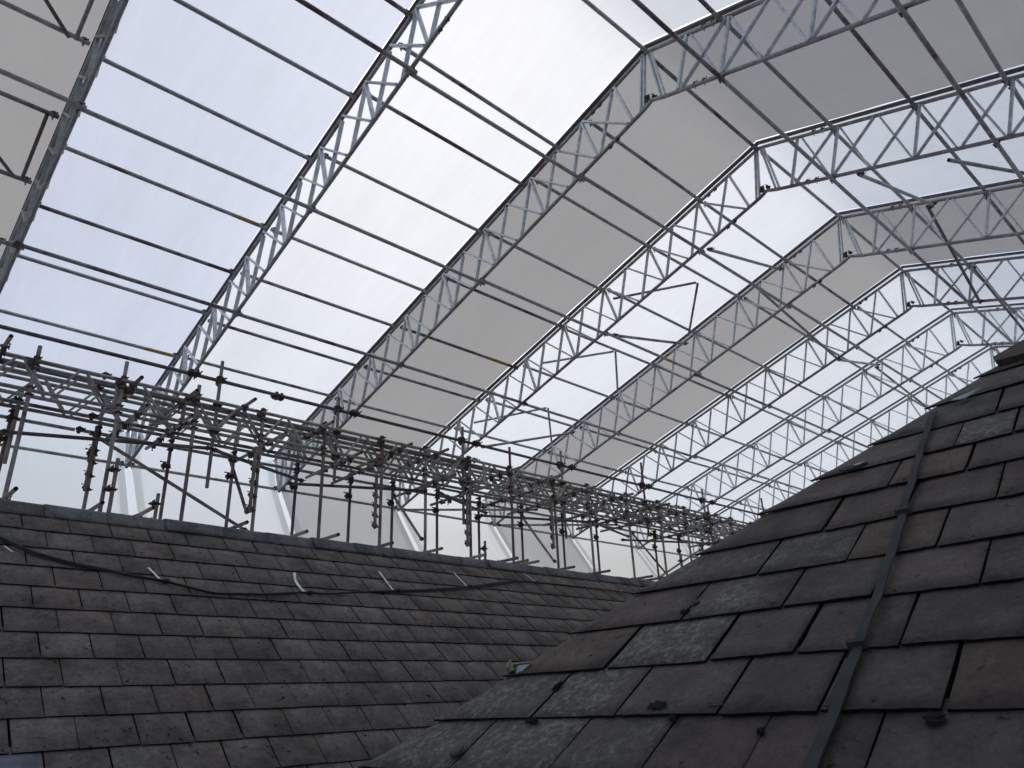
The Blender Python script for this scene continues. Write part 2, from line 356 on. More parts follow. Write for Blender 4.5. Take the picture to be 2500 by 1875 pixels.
# ---- roof trusses --------------------------------------------------
def truss(k):
    x = TX(k)
    if k < 0: lab = 'lattice roof truss outside the left edge of the picture'
    elif k == 0: lab = 'dark lattice roof truss cut by the left edge, seen edge on'
    else: lab = '%s lattice roof truss from the left, pale zigzag bars between dark tubes' % ORDN[k]
    t = thing('roof_truss', (x, YR, ZR), lab, 'roof truss', 'lattice trusses of the temporary roof')
    far = k > 8
    M_ALU = M_CHORD if k <= 0 else M_ALUM  # first truss bars darker: their backlit shade is put into the colour
    # chords (kinked tubes swept as one mesh each)
    def sweep(name, P, r, mat, n=10, sq=None):
        v, f = [], []
        for i, p in enumerate(P):
            a = P[max(i-1, 0)]; b = P[min(i+1, len(P)-1)]; dz = (b-a).normalized(); sx = Vector((1, 0, 0)); sy = dz.cross(sx).normalized()
            if sq:
                for (qx, qy) in ((-1, -1), (1, -1), (1, 1), (-1, 1)): v.append(p + sx*qx*sq[0]/2 + sy*qy*sq[1]/2)
            else:
                for j in range(n):
                    an = 2*math.pi*j/n; v.append(p + sx*r*math.cos(an) + sy*r*math.sin(an))
        m = 4 if sq else n
        for i in range(len(P)-1):
            for j in range(m): f.append((i*m+j, i*m+(j+1) % m, (i+1)*m+(j+1) % m, (i+1)*m+j))
        f.append(tuple(range(m))); f.append(tuple((len(P)-1)*m+j for j in range(m-1, -1, -1)))
        return place(name, me(name, v, f, mat, smooth=not sq), t)
    sweep('outer_chord', [pt(x, UE), pt(x, .08), pt(x, .02, -.004), pr(x, .02, -.004), pr(x, .08), pr(x, UE)], 0.0242, M_CHORD)
    bi = DEP*math.tan((A1+A2)/2)
    sweep('inner_chord', [pt(x, UE-0.1, -DEP), pt(x, bi+.16, -DEP), pt(x, bi+.08, -DEP+.006), pt(x, bi, -DEP+.02), pr(x, bi+.08, -DEP+.006), pr(x, bi+.16, -DEP), pr(x, UE-0.1, -DEP)], 0.0242, M_CHORD)
    sweep('sheet_track', [pt(x, UE, .085), apex(x, .085), pr(x, UE, .085)], 0, M_TRACK, sq=(.052, .03))
    for fn, ps in ((pt, posts), (pr, postsr)):
        for i, u in enumerate(ps):
            if k > 5 and fn is pr and i > 5: continue
            tube('post', fn(x, u, -.02), fn(x, u, -DEP+.02), M_ALU, t, kind='bar', wx=.034, wy=.055, side=(1, 0, 0))
            if i >= 1 and i < len(ps)-1:
                w_ = ps[i+1]; mid = (u+w_)/2
                for (ua, ub) in ((u, mid), (mid, w_)):
                    g_ = .03
                    tube('brace', fn(x+.012, ua+g_, -.02), fn(x+.012, ub-g_, -DEP+.02), M_ALU, t, kind='bar', wx=.026, wy=.05, side=(1, 0, 0))
                    tube('brace', fn(x-.012, ub-g_, -.02), fn(x-.012, ua+g_, -DEP+.02), M_ALU, t, kind='bar', wx=.026, wy=.05, side=(1, 0, 0))
        tube('brace', fn(x+.012, ps[0]+.06, -.02), fn(x+.012, ps[1]-.03, -DEP+.02), M_ALU, t, kind='bar', wx=.026, wy=.05, side=(1, 0, 0))
        tube('brace', fn(x-.012, ps[1]-.03, -.02), fn(x-.012, ps[0]+.06, -DEP+.02), M_ALU, t, kind='bar', wx=.026, wy=.05, side=(1, 0, 0))
        # apex piece
        tube('brace', fn(x, .04, -.03), fn(x, bi+.12, -DEP+.02), M_ALU, t, kind='bar', wx=.026, wy=.05, side=(1, 0, 0))
        tube('brace', fn(x, .08, -.03), fn(x, .40, -DEP+.02), M_ALU, t, kind='bar', wx=.026, wy=.05, side=(1, 0, 0))
        tube('post', fn(x, UE-.05, 0), fn(x, UE-.12, -DEP), M_ALU, t, kind='bar', wx=.034, wy=.055, side=(1, 0, 0))
        tube('brace', fn(x, ps[-1]+.03, -.02), fn(x, UE-.15, -DEP+.02), M_ALU, t, kind='bar', wx=.026, wy=.05, side=(1, 0, 0))
        for u in (.80, .92):          # spigot joint plates
            coupler(fn(x, u, 0), (fn(x, 1)-fn(x, 0)), (1, 0, 0), t, 0.5, 'joint')
            coupler(fn(x, u, -DEP), (fn(x, 1)-fn(x, 0)), (1, 0, 0), t, 0.5, 'joint')
    # loose clamp left on the inner apex
    coupler(pt(x, bi+.05, -DEP+.07), (1, 0, 0.3), (0, 1, .3), t, .75, 'clamp'); coupler(pt(x+.06, bi-.02, -DEP+.12), (0.3, 1, 0), (0, 0, 1), t, .55, 'clamp')
    return t
for k in range(-1, KMAX): truss(k)

# ---- purlins / lacing tubes between trusses ------------------------
def purlin(a, b, label, mat=M_GALV, yellow=None, dirn=None):
    a = Vector(a); b = Vector(b)
    t = thing('purlin', a, label, 'purlin', 'purlins between the roof trusses')
    tube('tube', a, b, mat, t)
    d = (b-a).normalized()
    up = (0, s1, c1)
    coupler(a + d*.05, d, (0, c1, -s1), t, .62); coupler(b - d*.05, d, (0, c1, -s1), t, .62)
    if yellow:
        L = (b-a).length
        tube('painted_band', a + d*L*yellow[0], a + d*L*yellow[1], M_YEL, t, r=.0252)
    return t
rg = random.Random(3)
def bayname(k):
    if k < 0: return 'in the grey bay at the left edge'
    return 'between the %s and %s roof trusses' % (ORDN[k], ORDN[k+1])
def bay_purlins(k):
    if k == 0: tl, bl = [1.18, 2.33, 3.27, 4.46, 5.37, 6.23, 7.27, 8.3], [1.2, 3.23, 5.17, 7.2]
    elif k == 1: tl, bl = [0, 1.52, 2.20, 3.15, 4.46, 5.33, 6.37, 7.25, 8.3], [1.24, 3.24, 5.19, 7.2]
    elif k == -1: tl, bl = [0, 1.1, 2.15, 3.20, 4.12, 5.08, 6.1, 7.2, 8.2], [1.2, 3.2, 5.2, 7.2]
    elif k == 2: tl, bl = [0, 1.03, 2.07, 3.11, 4.10, 5.3, 6.37, 7.3, 8.3], [1.205, 3.2, 5.19, 7.2]
    else:
        tl = [0] + [u + rg.uniform(-.04, .04) for u in (1.04, 2.05, 3.1, 4.1, 5.2, 6.3, 7.3, 8.3)]
        bl = [u + rg.uniform(-.03, .03) for u in (1.2, 3.2, 5.19, 7.2)]
    xa, xb = TX(k), TX(k+1)
    n = len(tl); order = sorted(tl, reverse=True)
    for i, u in enumerate(order):
        e = .03 if k >= 0 else .05
        yel = None
        if k == 0 and u == 4.46: yel = (.84, .96)
        if k == 0 and u == 7.27: yel = (.80, .96)
        if k == 2 and abs(u-5.3) < .01: yel = (.70, .9)
        lab = ('purlin with a yellow painted end ' if yel else ('ridge purlin ' if u == 0 else '')) + ('' if u == 0 or yel else '%s outer purlin up from the eaves ' % ORDN[i]) + bayname(k)
        if yel and k == 0: lab = ('upper' if u < 5 else 'lower') + ' ' + lab
        j = rg.uniform(-.025, .025)
        purlin(pt(xa+e, u, -.05), pt(xb-e, u+j, -.05), lab, M_GALV, yel)
    ord2 = sorted(bl, reverse=True)
    for i, u in enumerate(ord2):
        purlin(pt(xa-.06, u+.21, -DEP-.045), pt(xb+.05, u+.21+(.05 if i % 2 else -.05)*0, -DEP-.047), '%s lacing tube up the inner chords, ' % ORDN[i] + bayname(k), M_DARK if i == 0 else M_GALV)
    tr_ = [1.08, 2.08, 3.05, 4.1, 5.1] + ([6.1] if k < 5 else []); br = [.93, 2.75, 4.7]
    for i, u in enumerate(tr_):
        j = rg.uniform(-.025, .025)
        purlin(pr(xa+.03, u, -.05), pr(xb-.03, u+j, -.05), '%s right slope outer purlin from the ridge, ' % ORDN[i] + bayname(k))
    for i, u in enumerate(br):
        purlin(pr(xa-.06, u+.22, -DEP-.045), pr(xb+.05, u+.22, -DEP-.047), '%s right slope lacing tube from the ridge, ' % ORDN[i] + bayname(k))
    # eaves tie at the wall
    purlin((xa+.03, 12.25, 3.66), (xb-.03, 12.25, 3.66), 'pale eaves tie tube along the wall sheeting ' + bayname(k), M_LADDER)
for k in range(-1, 10): bay_purlins(k)

# ---- odd braces ----------------------------------------------------
def brace_thing(a, b, label, mat=M_GALV, r=.0242, clamp=True):
    a = Vector(a); b = Vector(b)
    t = thing('brace_tube', a, label, 'brace', 'bracing tubes of the scaffold'); tube('tube', a, b, mat, t, r=r)
    if clamp:
        d = (b-a).normalized(); s_ = (0, 0, 1) if abs(d.z) < .8 else (1, 0, 0)
        coupler(a + d*.04, d, s_, t, .62); coupler(b - d*.04, d, s_, t, .62)
    return t
def bx(kx): return X0 + kx*BAY
brace_thing(pt(bx(3.03), 1.14+.21, -DEP-.03), pt(bx(4.0), 1.23, -.06), 'short cross brace near the ridge in the white bay right of the fourth truss')
brace_thing(pt(bx(3.06), 3.175+.21, -DEP-.03), pt(bx(4.0), 3.37, -.06), 'middle cross brace rising from the fourth truss to the fifth truss')
brace_thing(pt(bx(3.06), 6.6+.21, -DEP-.03), pt(bx(4.0), 6.45, -.06), 'lowest cross brace, reddish, between the fourth and fifth trusses', M_CHORD)
i_ = 0
for (ua, ub) in ((3.17, 2.2), (5.0, 4.15), (6.95, 6.0)):
    brace_thing(pt(bx(3.10), ua, -.07), pt(bx(3.52), ub, -.07), '%s leaning plan brace from the ridge between the fourth and fifth trusses' % ORDN[i_], r=.02, clamp=False)
    brace_thing(pt(bx(3.54), ub, -.07), pt(bx(3.93), ua, -.07), '%s upright looking plan brace from the ridge between the fourth and fifth trusses' % ORDN[i_], r=.02, clamp=False); i_ += 1
brace_thing(pt(bx(-.45), 2.2, -.07), pt(bx(-.037), 3.2, -.07), 'upper slanting plan brace in the grey bay at the top left', M_RUST, .019, False)
brace_thing(pt(bx(-.014), 2.2, -.07), pt(bx(-.015), 3.19, -.07), 'upper purple rung beside the first truss at the top left', M_RUST, .019, False)
brace_thing(pt(bx(-.40), 4.14, -.07), pt(bx(-.04), 5.06, -.07), 'lower slanting plan brace in the grey bay at the left edge', M_RUST, .019, False)
brace_thing(pt(bx(-.009), 4.14, -.07), pt(bx(-.006), 5.05, -.07), 'lower purple rung beside the first truss at the left edge', M_RUST, .019, False)
brace_thing(pr(bx(3.01), 1.24+.22, -DEP-.03), pr(bx(4.0), 1.395, -.06), 'cross brace right of the ridge between the fourth and fifth trusses')
brace_thing(pr(bx(3.06), 2.22+.22, -DEP-.03), pr(bx(3.96), 2.95, -.06), 'thin brace under the white sheeting at the right edge', clamp=False)
def node(sd, k, c, u):
    fn = pt if sd == 'l' else pr
    return fn(bx(k), u + (.21 if c == 'b' else 0), -DEP-.03 if c == 'b' else -.06)
for sd, a_, b_, lab in (('l', (4, 't', 1.725), (5, 'b', 1.61), 'cross brace near the ridge between the fifth and sixth trusses'), ('l', (5, 'b', 1.62), (6, 't', 1.77), 'cross brace near the ridge between the sixth and seventh trusses'),
                        ('l', (6, 't', 1.84), (7, 'b', 1.58), 'cross brace near the ridge between the seventh and eighth trusses'), ('l', (7, 'b', 1.6), (8, 't', 1.8), 'cross brace near the ridge between the eighth and ninth trusses'),
                        ('r', (4, 't', 1.31), (5, 'b', 1.09), 'dark cross brace right of the ridge between the fifth and sixth trusses'), ('r', (5, 't', 1.13), (6, 'b', 1.25), 'dark cross brace right of the ridge between the sixth and seventh trusses')):
    brace_thing(node(sd, *a_), node(sd, *b_), lab, M_RUST if sd == 'r' else M_GALV)
brace_thing((bx(4)+.05, 12.2, 3.64), (bx(4.9), 10.6, 3.62), 'thin yellow banded tube from the wall tie to the ladder beams', M_LADDER)
brace_thing((bx(3)+.05, 12.2, 3.64), (bx(3.9), 10.6, 3.62), 'pale tube sloping from the wall tie behind the ladder beams', M_LADDER)
# hanging tag on a truss
t = thing('warning_tag', pt(bx(7), 3.05, -DEP), 'small pale triangular tag hanging from the eighth roof truss', 'tag')
p0 = pt(bx(7), 3.05, -DEP-.02)
place('tag_card', me('tag_card', [p0+Vector((0, .0, 0)), p0+Vector((.05, .13, -.36)), p0+Vector((.05, -.17, -.42)), p0+Vector((.004, .0, 0)), p0+Vector((.054, .13, -.36)), p0+Vector((.054, -.17, -.42))],
      [(0, 1, 2), (5, 4, 3), (0, 3, 4, 1), (1, 4, 5, 2), (2, 5, 3, 0)], M_STRAP), t)
pc = p0+Vector((.045, -.02, -.27)); v, f = [], []
for i in range(16):
    a = i*math.pi/8
    for r_ in (.045, .034):
        v.append(pc + Vector((-.004, r_*math.cos(a)*1.1, r_*math.sin(a)*.8)))
for i in range(16): j = (i+1) % 16; f.append((2*i, 2*j, 2*j+1, 2*i+1))
place('ring_mark', me('ring_mark', v, f, M_CHORD), t)

# ---- ladder beams along the eaves ----------------------------------
LY = [9.60, 9.80, 10.10, 10.28]; ZT, ZB = 3.95, 3.57
for n_, Y in enumerate(LY):
    xa, xb = -4.0, 26.4
    t = thing('ladder_beam', (xa, Y, ZB), '%s long ladder beam counted from the slate roof, running along the eaves' % ORDN[n_], 'ladder beam', 'ladder beams along the eaves scaffold')
    tube('chord', (xa, Y, ZT), (xb, Y, ZT), M_LADDER, t); tube('chord', (xa, Y, ZB), (xb, Y, ZB), M_LADDER, t)
    ph = (1.20 + [0, .05, .33, .39][n_]) - 8*.67
    for i in range(46):
        xt = ph + i*.67
        if xt > xb-.5 or xt < xa+.4: continue
        tube('web_bar', (xt-.045, Y, ZT-.02), (xt-.30, Y, ZB+.02), M_LADDER, t, kind='bar', wx=.026, wy=.05, side=(0, 1, 0))
        tube('web_bar', (xt+.045, Y, ZT-.02), (xt+.30, Y, ZB+.02), M_LADDER, t, kind='bar', wx=.026, wy=.05, side=(0, 1, 0))
    for i in range(5):
        xe = 2.28 - 6.1 + i*6.1 + n_*.9
        if xe < xb-.2: tube('end_post', (xe, Y, ZT), (xe, Y, ZB), M_LADDER, t, kind='bar', wx=.05, wy=.04, side=(0, 1, 0))
for Y, Z, lab, m in ((9.69, 3.99, 'reddish tube lying just behind the top of the nearest ladder beam', M_CHORD), (9.95, 3.90, 'grey tube between the two pairs of ladder beams, upper', M_GALV), (9.95, 3.52, 'grey tube between the two pairs of ladder beams, lower', M_GALV), (10.5, 3.50, 'grey ledger tube under the outermost ladder beam', M_GALV)):
    t = thing('ledger_tube', (-4, Y, Z), lab, 'ledger', 'ledgers along the eaves scaffold')
    for i in range(5):
        a = -4 + i*6.1; tube('tube', (a, Y, Z), (min(a+6.08, 26.4), Y, Z+rg.uniform(-.01, .01)), m, t)
        coupler((a+.03, Y, Z), (1, 0, 0), (0, 0, 1), t, .9)
# heavy dark tube carrying the inner chords
t = thing('support_tube', (-4, 9.83, 4.37), 'heavy dark tube above the ladder beams carrying the lower ends of the trusses', 'support tube')
tube('tube', (-4, 9.83, 4.37), (26.4, 9.83, 4.37), M_DARK, t, r=.0265)
for k in range(-1, 10):
    x = TX(k)
    for dx in (-.035, .035): coupler((x+dx, 9.83, 4.37), (1, 0, 0), (0, .3, 1), t, .95, 'truss_clamp')
    coupler((x+.03, 9.83, 4.42), (0, 1, -.3), (1, 0, 0), t, .9, 'truss_clamp')
coupler((4.49, 9.83, 4.36), (1, 0, 0), (0, 0, -1), t, 1.15, 'sleeve_coupler'); coupler((4.57, 9.83, 4.36), (1, 0, 0), (0, 0, -1), t, 1.1, 'sleeve_coupler')

# ---- standards ------------------------------------------------------
STD = [('tall',1.35,9.50,4.10,-9),('light',1.36,10.45,3.65,-9),('dark',1.37,10.20,3.78,2.83),('tall',2.31,9.50,4.17,-9),('short',2.38,9.40,2.87,-9),('outer',2.35,10.45,3.85,-9),('dbl',2.31,10.38,3.56,2.68),('tall',3.24,9.50,4.09,-9),('hang',3.60,9.75,4.64,2.78),('outer',3.29,10.45,3.74,-9),('short',3.20,10.38,2.78,-9),
('outer',4.20,10.45,3.82,-9),('tall',4.17,9.50,3.97,-9),('dbl',4.08,9.42,3.36,2.45),('outer',5.22,10.45,4.06,-9),('tall',5.15,9.50,3.99,-9),('hang',5.49,9.75,4.55,3.19),('outer',6.19,10.45,3.70,-9),('tall',6.17,9.50,3.95,-9),('dbl',6.03,9.42,3.25,2.49),('outer',7.02,10.45,3.55,-9),('tall',7.02,9.50,3.97,-9),('outer',7.98,10.45,3.74,-9),
('hang',8.02,9.75,4.60,2.83),('tall',7.96,9.50,3.92,-9),('dbl',7.83,9.42,3.26,2.38),('outer',8.96,10.45,3.52,-9),('short',9.04,10.38,2.76,-9),('tall',8.93,9.50,4.33,-9),('outer',10.07,10.45,3.66,-9),('hang',10.58,9.75,4.64,2.86),('tall',10.05,9.50,3.90,-9),('dbl',9.87,9.42,3.39,2.55),('tall',11.04,9.50,3.97,-9),
('outer',11.25,10.45,3.62,-9),('outer',12.32,10.45,3.67,-9),('tall',12.27,9.50,3.95,-9),('hang',13.24,9.75,4.88,3.20),('outer',14.39,10.45,3.55,-9),('tall',13.38,9.50,3.95,-9),('outer',15.35,10.45,3.63,-9),('short',15.28,10.38,3.09,-9),('tall',14.37,9.50,3.81,-9),('outer',16.35,10.45,3.47,-9),('hang',15.60,9.75,4.63,3.33),
('tall',15.35,9.50,4.10,-9),('hang',18.47,9.75,4.82,4.03),('tall',16.33,9.50,3.89,-9),('tall',17.3,9.5,3.95,-9),('outer',17.4,10.45,3.6,-9),('tall',18.3,9.5,3.95,-9),('tall',0.40,9.5,4.0,-9),('outer',0.35,10.45,3.7,-9)]
cnt = {}
DESC = {'tall': '%s tall upright of the near row, rising past the ladder beams', 'outer': '%s upright of the back row, behind the ladder beams', 'light': 'pale upright beside the left edge, behind the ladder beams',
        'dark': 'short dark rusty tube clamped beside the leftmost uprights', 'short': '%s short stub spliced beside an upright just above the slate ridge', 'dbl': '%s doubling tube clamped alongside an upright under the ladder beams',
        'hang': '%s hanging pole dropped from the heavy tube, ending in mid air'}
for kind, x, Y, zt, zb in sorted(STD, key=lambda q: q[1]/q[2]):
    n_ = cnt.get(kind, 0); cnt[kind] = n_+1
    lab = DESC[kind] % ORDN[n_] if '%s' in DESC[kind] else DESC[kind]
    base = zb if zb > -9 else -9.98
    t = thing('scaffold_pole', (x, Y, base), lab, 'scaffold pole', 'upright scaffold poles behind the slate ridge')
    lean = rg.uniform(-.012, .012)
    tube('tube', (x+lean*(0 if zb <= -9 else -.3), Y, base), (x, Y, zt), M_DARK if kind == 'outer' and x > 5 else M_RUST, t)
    zx = (0, 0, 1); X_ = (1, 0, 0)
    if kind in ('tall',):
        for z in (3.95, 3.57, 3.48, 3.80): coupler((x, Y, z), zx, X_, t, .72)
        if rg.random() < .6: coupler((x, Y, 3.87), zx, (0, 1, 0), t)
    elif kind in ('outer', 'light'):
        for z in (3.57, 3.44, 3.5): coupler((x, Y, z), zx, (-1, 0, 0), t, .72)
        coupler((x, Y, 3.2), zx, (0, 1, 0), t)
    elif kind == 'hang':
        for z in (4.37, 4.33): coupler((x, Y, z), zx, X_, t, 1.1)
        coupler((x, Y, 3.97), zx, X_, t, 1.1); coupler((x, Y, 3.58), zx, X_, t, 1.1)
    elif kind == 'dbl':
        zz = zt-.05
        for q in range(5):
            coupler((x+.03, Y+.03, zt - .12 - q*(zt-zb)*.2), zx, (0, 1, 0), t, .7); coupler((x+.05, Y+.04, zt - .14 - q*(zt-zb)*.2), zx, (1, .3, 0), t, .6)
    elif kind in ('short', 'dark'):
        for z in ((zt-.14), (zt-.38)): coupler((x, Y, z), zx, X_, t, .72); coupler((x-.05, Y+.03, z), zx, (-1, 0, 0), t, .7)

# ---- transoms -------------------------------------------------------
TRN = [(2.38,3.80),(2.49,3.46),(.99,3.92),(3.05,3.80),(3.03,3.45),(3.82,3.87),(4.30,3.49),(5.0,3.81),(5.49,3.44),(5.96,3.42),(6.38,3.75),(7.1,3.8),(7.25,3.4),(8.73,3.79),(7.99,3.34),(8.98,3.39),(10.67,3.74),(9.7,3.8),(9.9,3.42),(11.85,3.78),
       (10.89,3.32),(13.08,3.75),(11.9,3.36),(12.7,3.4),(13.76,3.7),(14.5,3.4),(14.9,3.75),(15.54,3.72),(16.82,3.7),(16.1,3.4),(17.6,3.7),(.3,3.46)]
cu_, cl_ = 0, 0
for x, z in sorted(TRN, key=lambda q: q[0]):
    up = z > 3.6
    if up: lab = '%s upper cross tube poking towards the slate roof through the ladder beams' % ORDN[cu_]; cu_ += 1
    else: lab = '%s lower cross tube poking out under the ladder beams' % ORDN[cl_]; cl_ += 1
    t = thing('cross_tube', (x, 9.0, z), lab, 'cross tube', 'cross tubes through the ladder beams')
    tube('tube', (x, 9.0, z), (x, 10.65, z+.01), M_RUST, t)
    for y in (9.32, 9.55, 9.80, 10.10, 10.33):
        if rg.random() < .8: coupler((x, y, z), (0, 1, 0), (0, 0, 1) if rg.random() < .6 else (1, 0, 0), t, .85)
LOW = [(1.36,2.25),(2.2,2.22),(2.74,2.24),(3.88,2.21),(4.71,2.19),(5.18,2.2),(6.07,2.18),(6.97,2.19),(7.85,2.18),(8.55,2.19),(8.78,2.17),(9.04,2.18),(9.93,2.16),(10.9,2.17),(12.2,2.17),(12.57,2.17)]
for i, (x, z) in enumerate(LOW):
    yel = i in (5, 10)
    lab = ('yellow ended tube poking over the slate ridge, ' + ('left of the pair of yellow ends' if i == 5 else 'right of the pair of yellow ends')) if yel else '%s grey tube end poking over the slate ridge from the left' % ORDN[i]
    t = thing('deck_tube', (x, 9.0, z), lab, 'scaffold tube', 'tube ends showing over the slate ridge')
    tube('tube', (x, 9.0, z), (x, 10.6, z+.02), M_RUST if i % 3 else M_DARK, t)
    if yel: tube('painted_end', (x, 8.996, z), (x, 9.05, z), M_YEL, t, r=.0262)
    coupler((x, 9.55, z), (0, 1, 0), (1, 0, 0), t)
    coupler((x, 10.4, z), (0, 1, 0), (1, 0, 0), t)
# ---- plan bracing and face diagonals --------------------------------
ZZ = [((1.25,10.18),(3.45,9.37)),((3.48,9.40),(5.14,10.08)),((5.02,10.32),(7.03,9.47)),((7.24,9.45),(8.84,10.10)),((8.85,10.30),(11.05,9.51)),((11.05,9.48),(12.87,10.02)),((13.0,10.33),(15.3,9.38)),((15.3,9.40),(16.9,10.1)),((-.9,9.45),(1.3,10.3))]
for i, (a, b) in enumerate(sorted(ZZ)):
    brace_thing((*a, 3.2), (*b, 3.2), '%s flat zigzag brace under the ladder beams from the left' % ORDN[i], M_DARK)
DG = [((2.25,3.51),(4.54,2.45)),((4.16,3.51),(4.52,2.70)),((7.06,3.39),(7.71,2.65)),((10.12,3.43),(11.03,2.56)),((13.62,3.49),(15.0,2.48)),((14.45,2.5),(16.35,3.34)),((16.4,3.4),(17.5,2.6))]
for i, (a, b) in enumerate(DG):
    brace_thing((a[0], 10.52, a[1]), (b[0], 10.52, b[1]), '%s slanting face brace behind the back row of uprights from the left' % ORDN[i], M_RUST if i == 0 else M_GALV)

# ------------------------------------------------------------------ slate roofs
U = 0.25
LD = Vector((0.99978677, 0.02065, 0)); LU = Vector((-0.01562518, 0.7565063, 0.65379972)); LN = Vector((0.01350096, -0.6536603, 0.75666765)); LO = -10.32378*U*LN
RD = Vector((0.00515237, -0.99998673, 0)); RU = Vector((0.82764472, 0.00426439, 0.56123616)); RN = Vector((-0.56122871, -0.00289169, 0.82765571)); RO = -3.548187*U*RN
def LP(u, v, n=0.0): return LO + LD*(u*U) + LU*(v*U) + LN*n
def RP(u, v, n=0.0): return RO + RD*(u*U) + RU*(v*U) + RN*n
class SlateMesh:
    def __init__(s): s.v = []; s.f = []; s.mi = []; s.tint = []
    def slate(s, P, pl, pr_, vb, vt, thick, lift, tint, nu, nv, rnd, wig, clip=None, jit=0.0, warp=0.0, top=1.0):
        """P(u,v,n). pl/pr_: side positions; vb/vt: lower/upper edge; lower edge raised by lift"""
        b0 = len(s.v)
        ph = rnd.uniform(0, 6.3); tilt = rnd.uniform(-jit, jit); wl = [rnd.uniform(-1, 1) for _ in range(nu+1)]
        def side(v): 
            return (clip(v) if clip else pl)
        for layer in (0, 1):
            for j in range(nv+1):
                t = j/nv; v = vb + (vt-vb)*t
                for i in range(nu+1):
                    q = i/nu; L_ = side(v); u = L_ + (pr_-L_)*q
                    vv = v + (wl[i]*wig if j == 0 else 0) + tilt*(q-.5)*(1-t)
                    uu = u + (rnd.uniform(-wig, wig)*.6 if i in (0, nu) and not clip and layer == 0 else 0)
                    n = lift*(1-t) + warp*math.sin(ph + q*2.6 + t*1.7)*(1-t*.5)
                    if layer: n -= thick; 
                    s.v.append(P(uu, vv, n))
                    s.tint.append(tint(q, t) if callable(tint) else tint)
        m = nu+1; K = (nv+1)*m
        for j in range(nv):
            for i in range(nu): s.f.append((b0+j*m+i, b0+j*m+i+1, b0+(j+1)*m+i+1, b0+(j+1)*m+i)); s.mi.append(0)
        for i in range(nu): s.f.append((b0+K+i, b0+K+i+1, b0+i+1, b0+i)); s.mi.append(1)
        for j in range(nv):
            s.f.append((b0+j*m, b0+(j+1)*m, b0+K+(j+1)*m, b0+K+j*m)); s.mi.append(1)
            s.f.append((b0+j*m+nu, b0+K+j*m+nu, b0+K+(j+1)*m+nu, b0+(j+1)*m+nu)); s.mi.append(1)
    def done(s, name, mats, root):
        d = me(name, s.v, s.f, mats, s.mi)
        ca = d.color_attributes.new('tint', 'FLOAT_COLOR', 'POINT')
        for i, t in enumerate(s.tint): ca.data[i].color = (t[0], t[1], t[2], 1)
        for p in d.polygons: p.use_smooth = (p.material_index == 0)
        return place(name, d, root)

# --- left roof
VL0 = 19.23; GL = 0.8005; UL0 = 3.352
rootL = thing('left_slate_roof', (8*U, 4.6, 0), 'long dark slate roof with a clay ridge in front of the scaffold', 'slate roof')
rd = random.Random(11)
sm = SlateMesh()
for j in range(0, 18):                     # course j: lower edge at VL0 - j*g ... first course just under the ridge
    vb = VL0 - (j+1)*GL; vt = vb + GL*1.22
    off = UL0 + (0.0 if (j+1) % 2 == 0 else 0.5)
    drift = rd.uniform(-.02, .02)
    vbj = vb + rd.uniform(-.02, .02)
    edges = [off - 9 + i + drift + rd.gauss(0, .035) for i in range(90)]
    for i in range(89):
        a, b = edges[i], edges[i+1]
        gap = max(.012, rd.gauss(.024, .009))
        g_ = min(1, max(0, rd.gauss(.45, .25))); sh = min(1, max(0, rd.gauss(.5, .11))); li = max(0, rd.gauss(.02, .13))
        if j == 10 and abs((a+b)/2 - 3.33) < .5: continue
        sm.slate(LP, a+gap, b, vbj + rd.gauss(0, .006), vt, .006, .0105+rd.uniform(0, .002), (sh, g_, li), 3, 1, rd, .004, jit=.007)
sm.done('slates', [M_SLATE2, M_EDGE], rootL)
place('underlay', me('underlay', [LP(-8, 3, -.012), LP(84, 3, -.012), LP(84, 19.5, -.012), LP(-8, 19.5, -.012)], [(0, 1, 2, 3)], M_UNDER), rootL)
# far slope of the left roof, hidden behind the ridge
a_ = LP(-8, 19.5, -.01); b_ = LP(84, 19.5, -.01); dn = Vector((0, 2.6, -2.2))
place('far_slope', me('far_slope', [a_, b_, b_+dn, a_+dn], [(0, 1, 2, 3)], M_SLATE2), rootL)
# replaced pale slate
sm = SlateMesh(); sm.slate(LP, 2.85, 3.83, VL0-11*GL, VL0-11*GL+GL*1.22, .006, .012, (.5, .5, .1), 3, 1, rd, .004)
pale = sm.done('replacement_slate', [M_BLUE, M_EDGE], rootL); pale['label'] = 'smooth blue grey replacement slate'
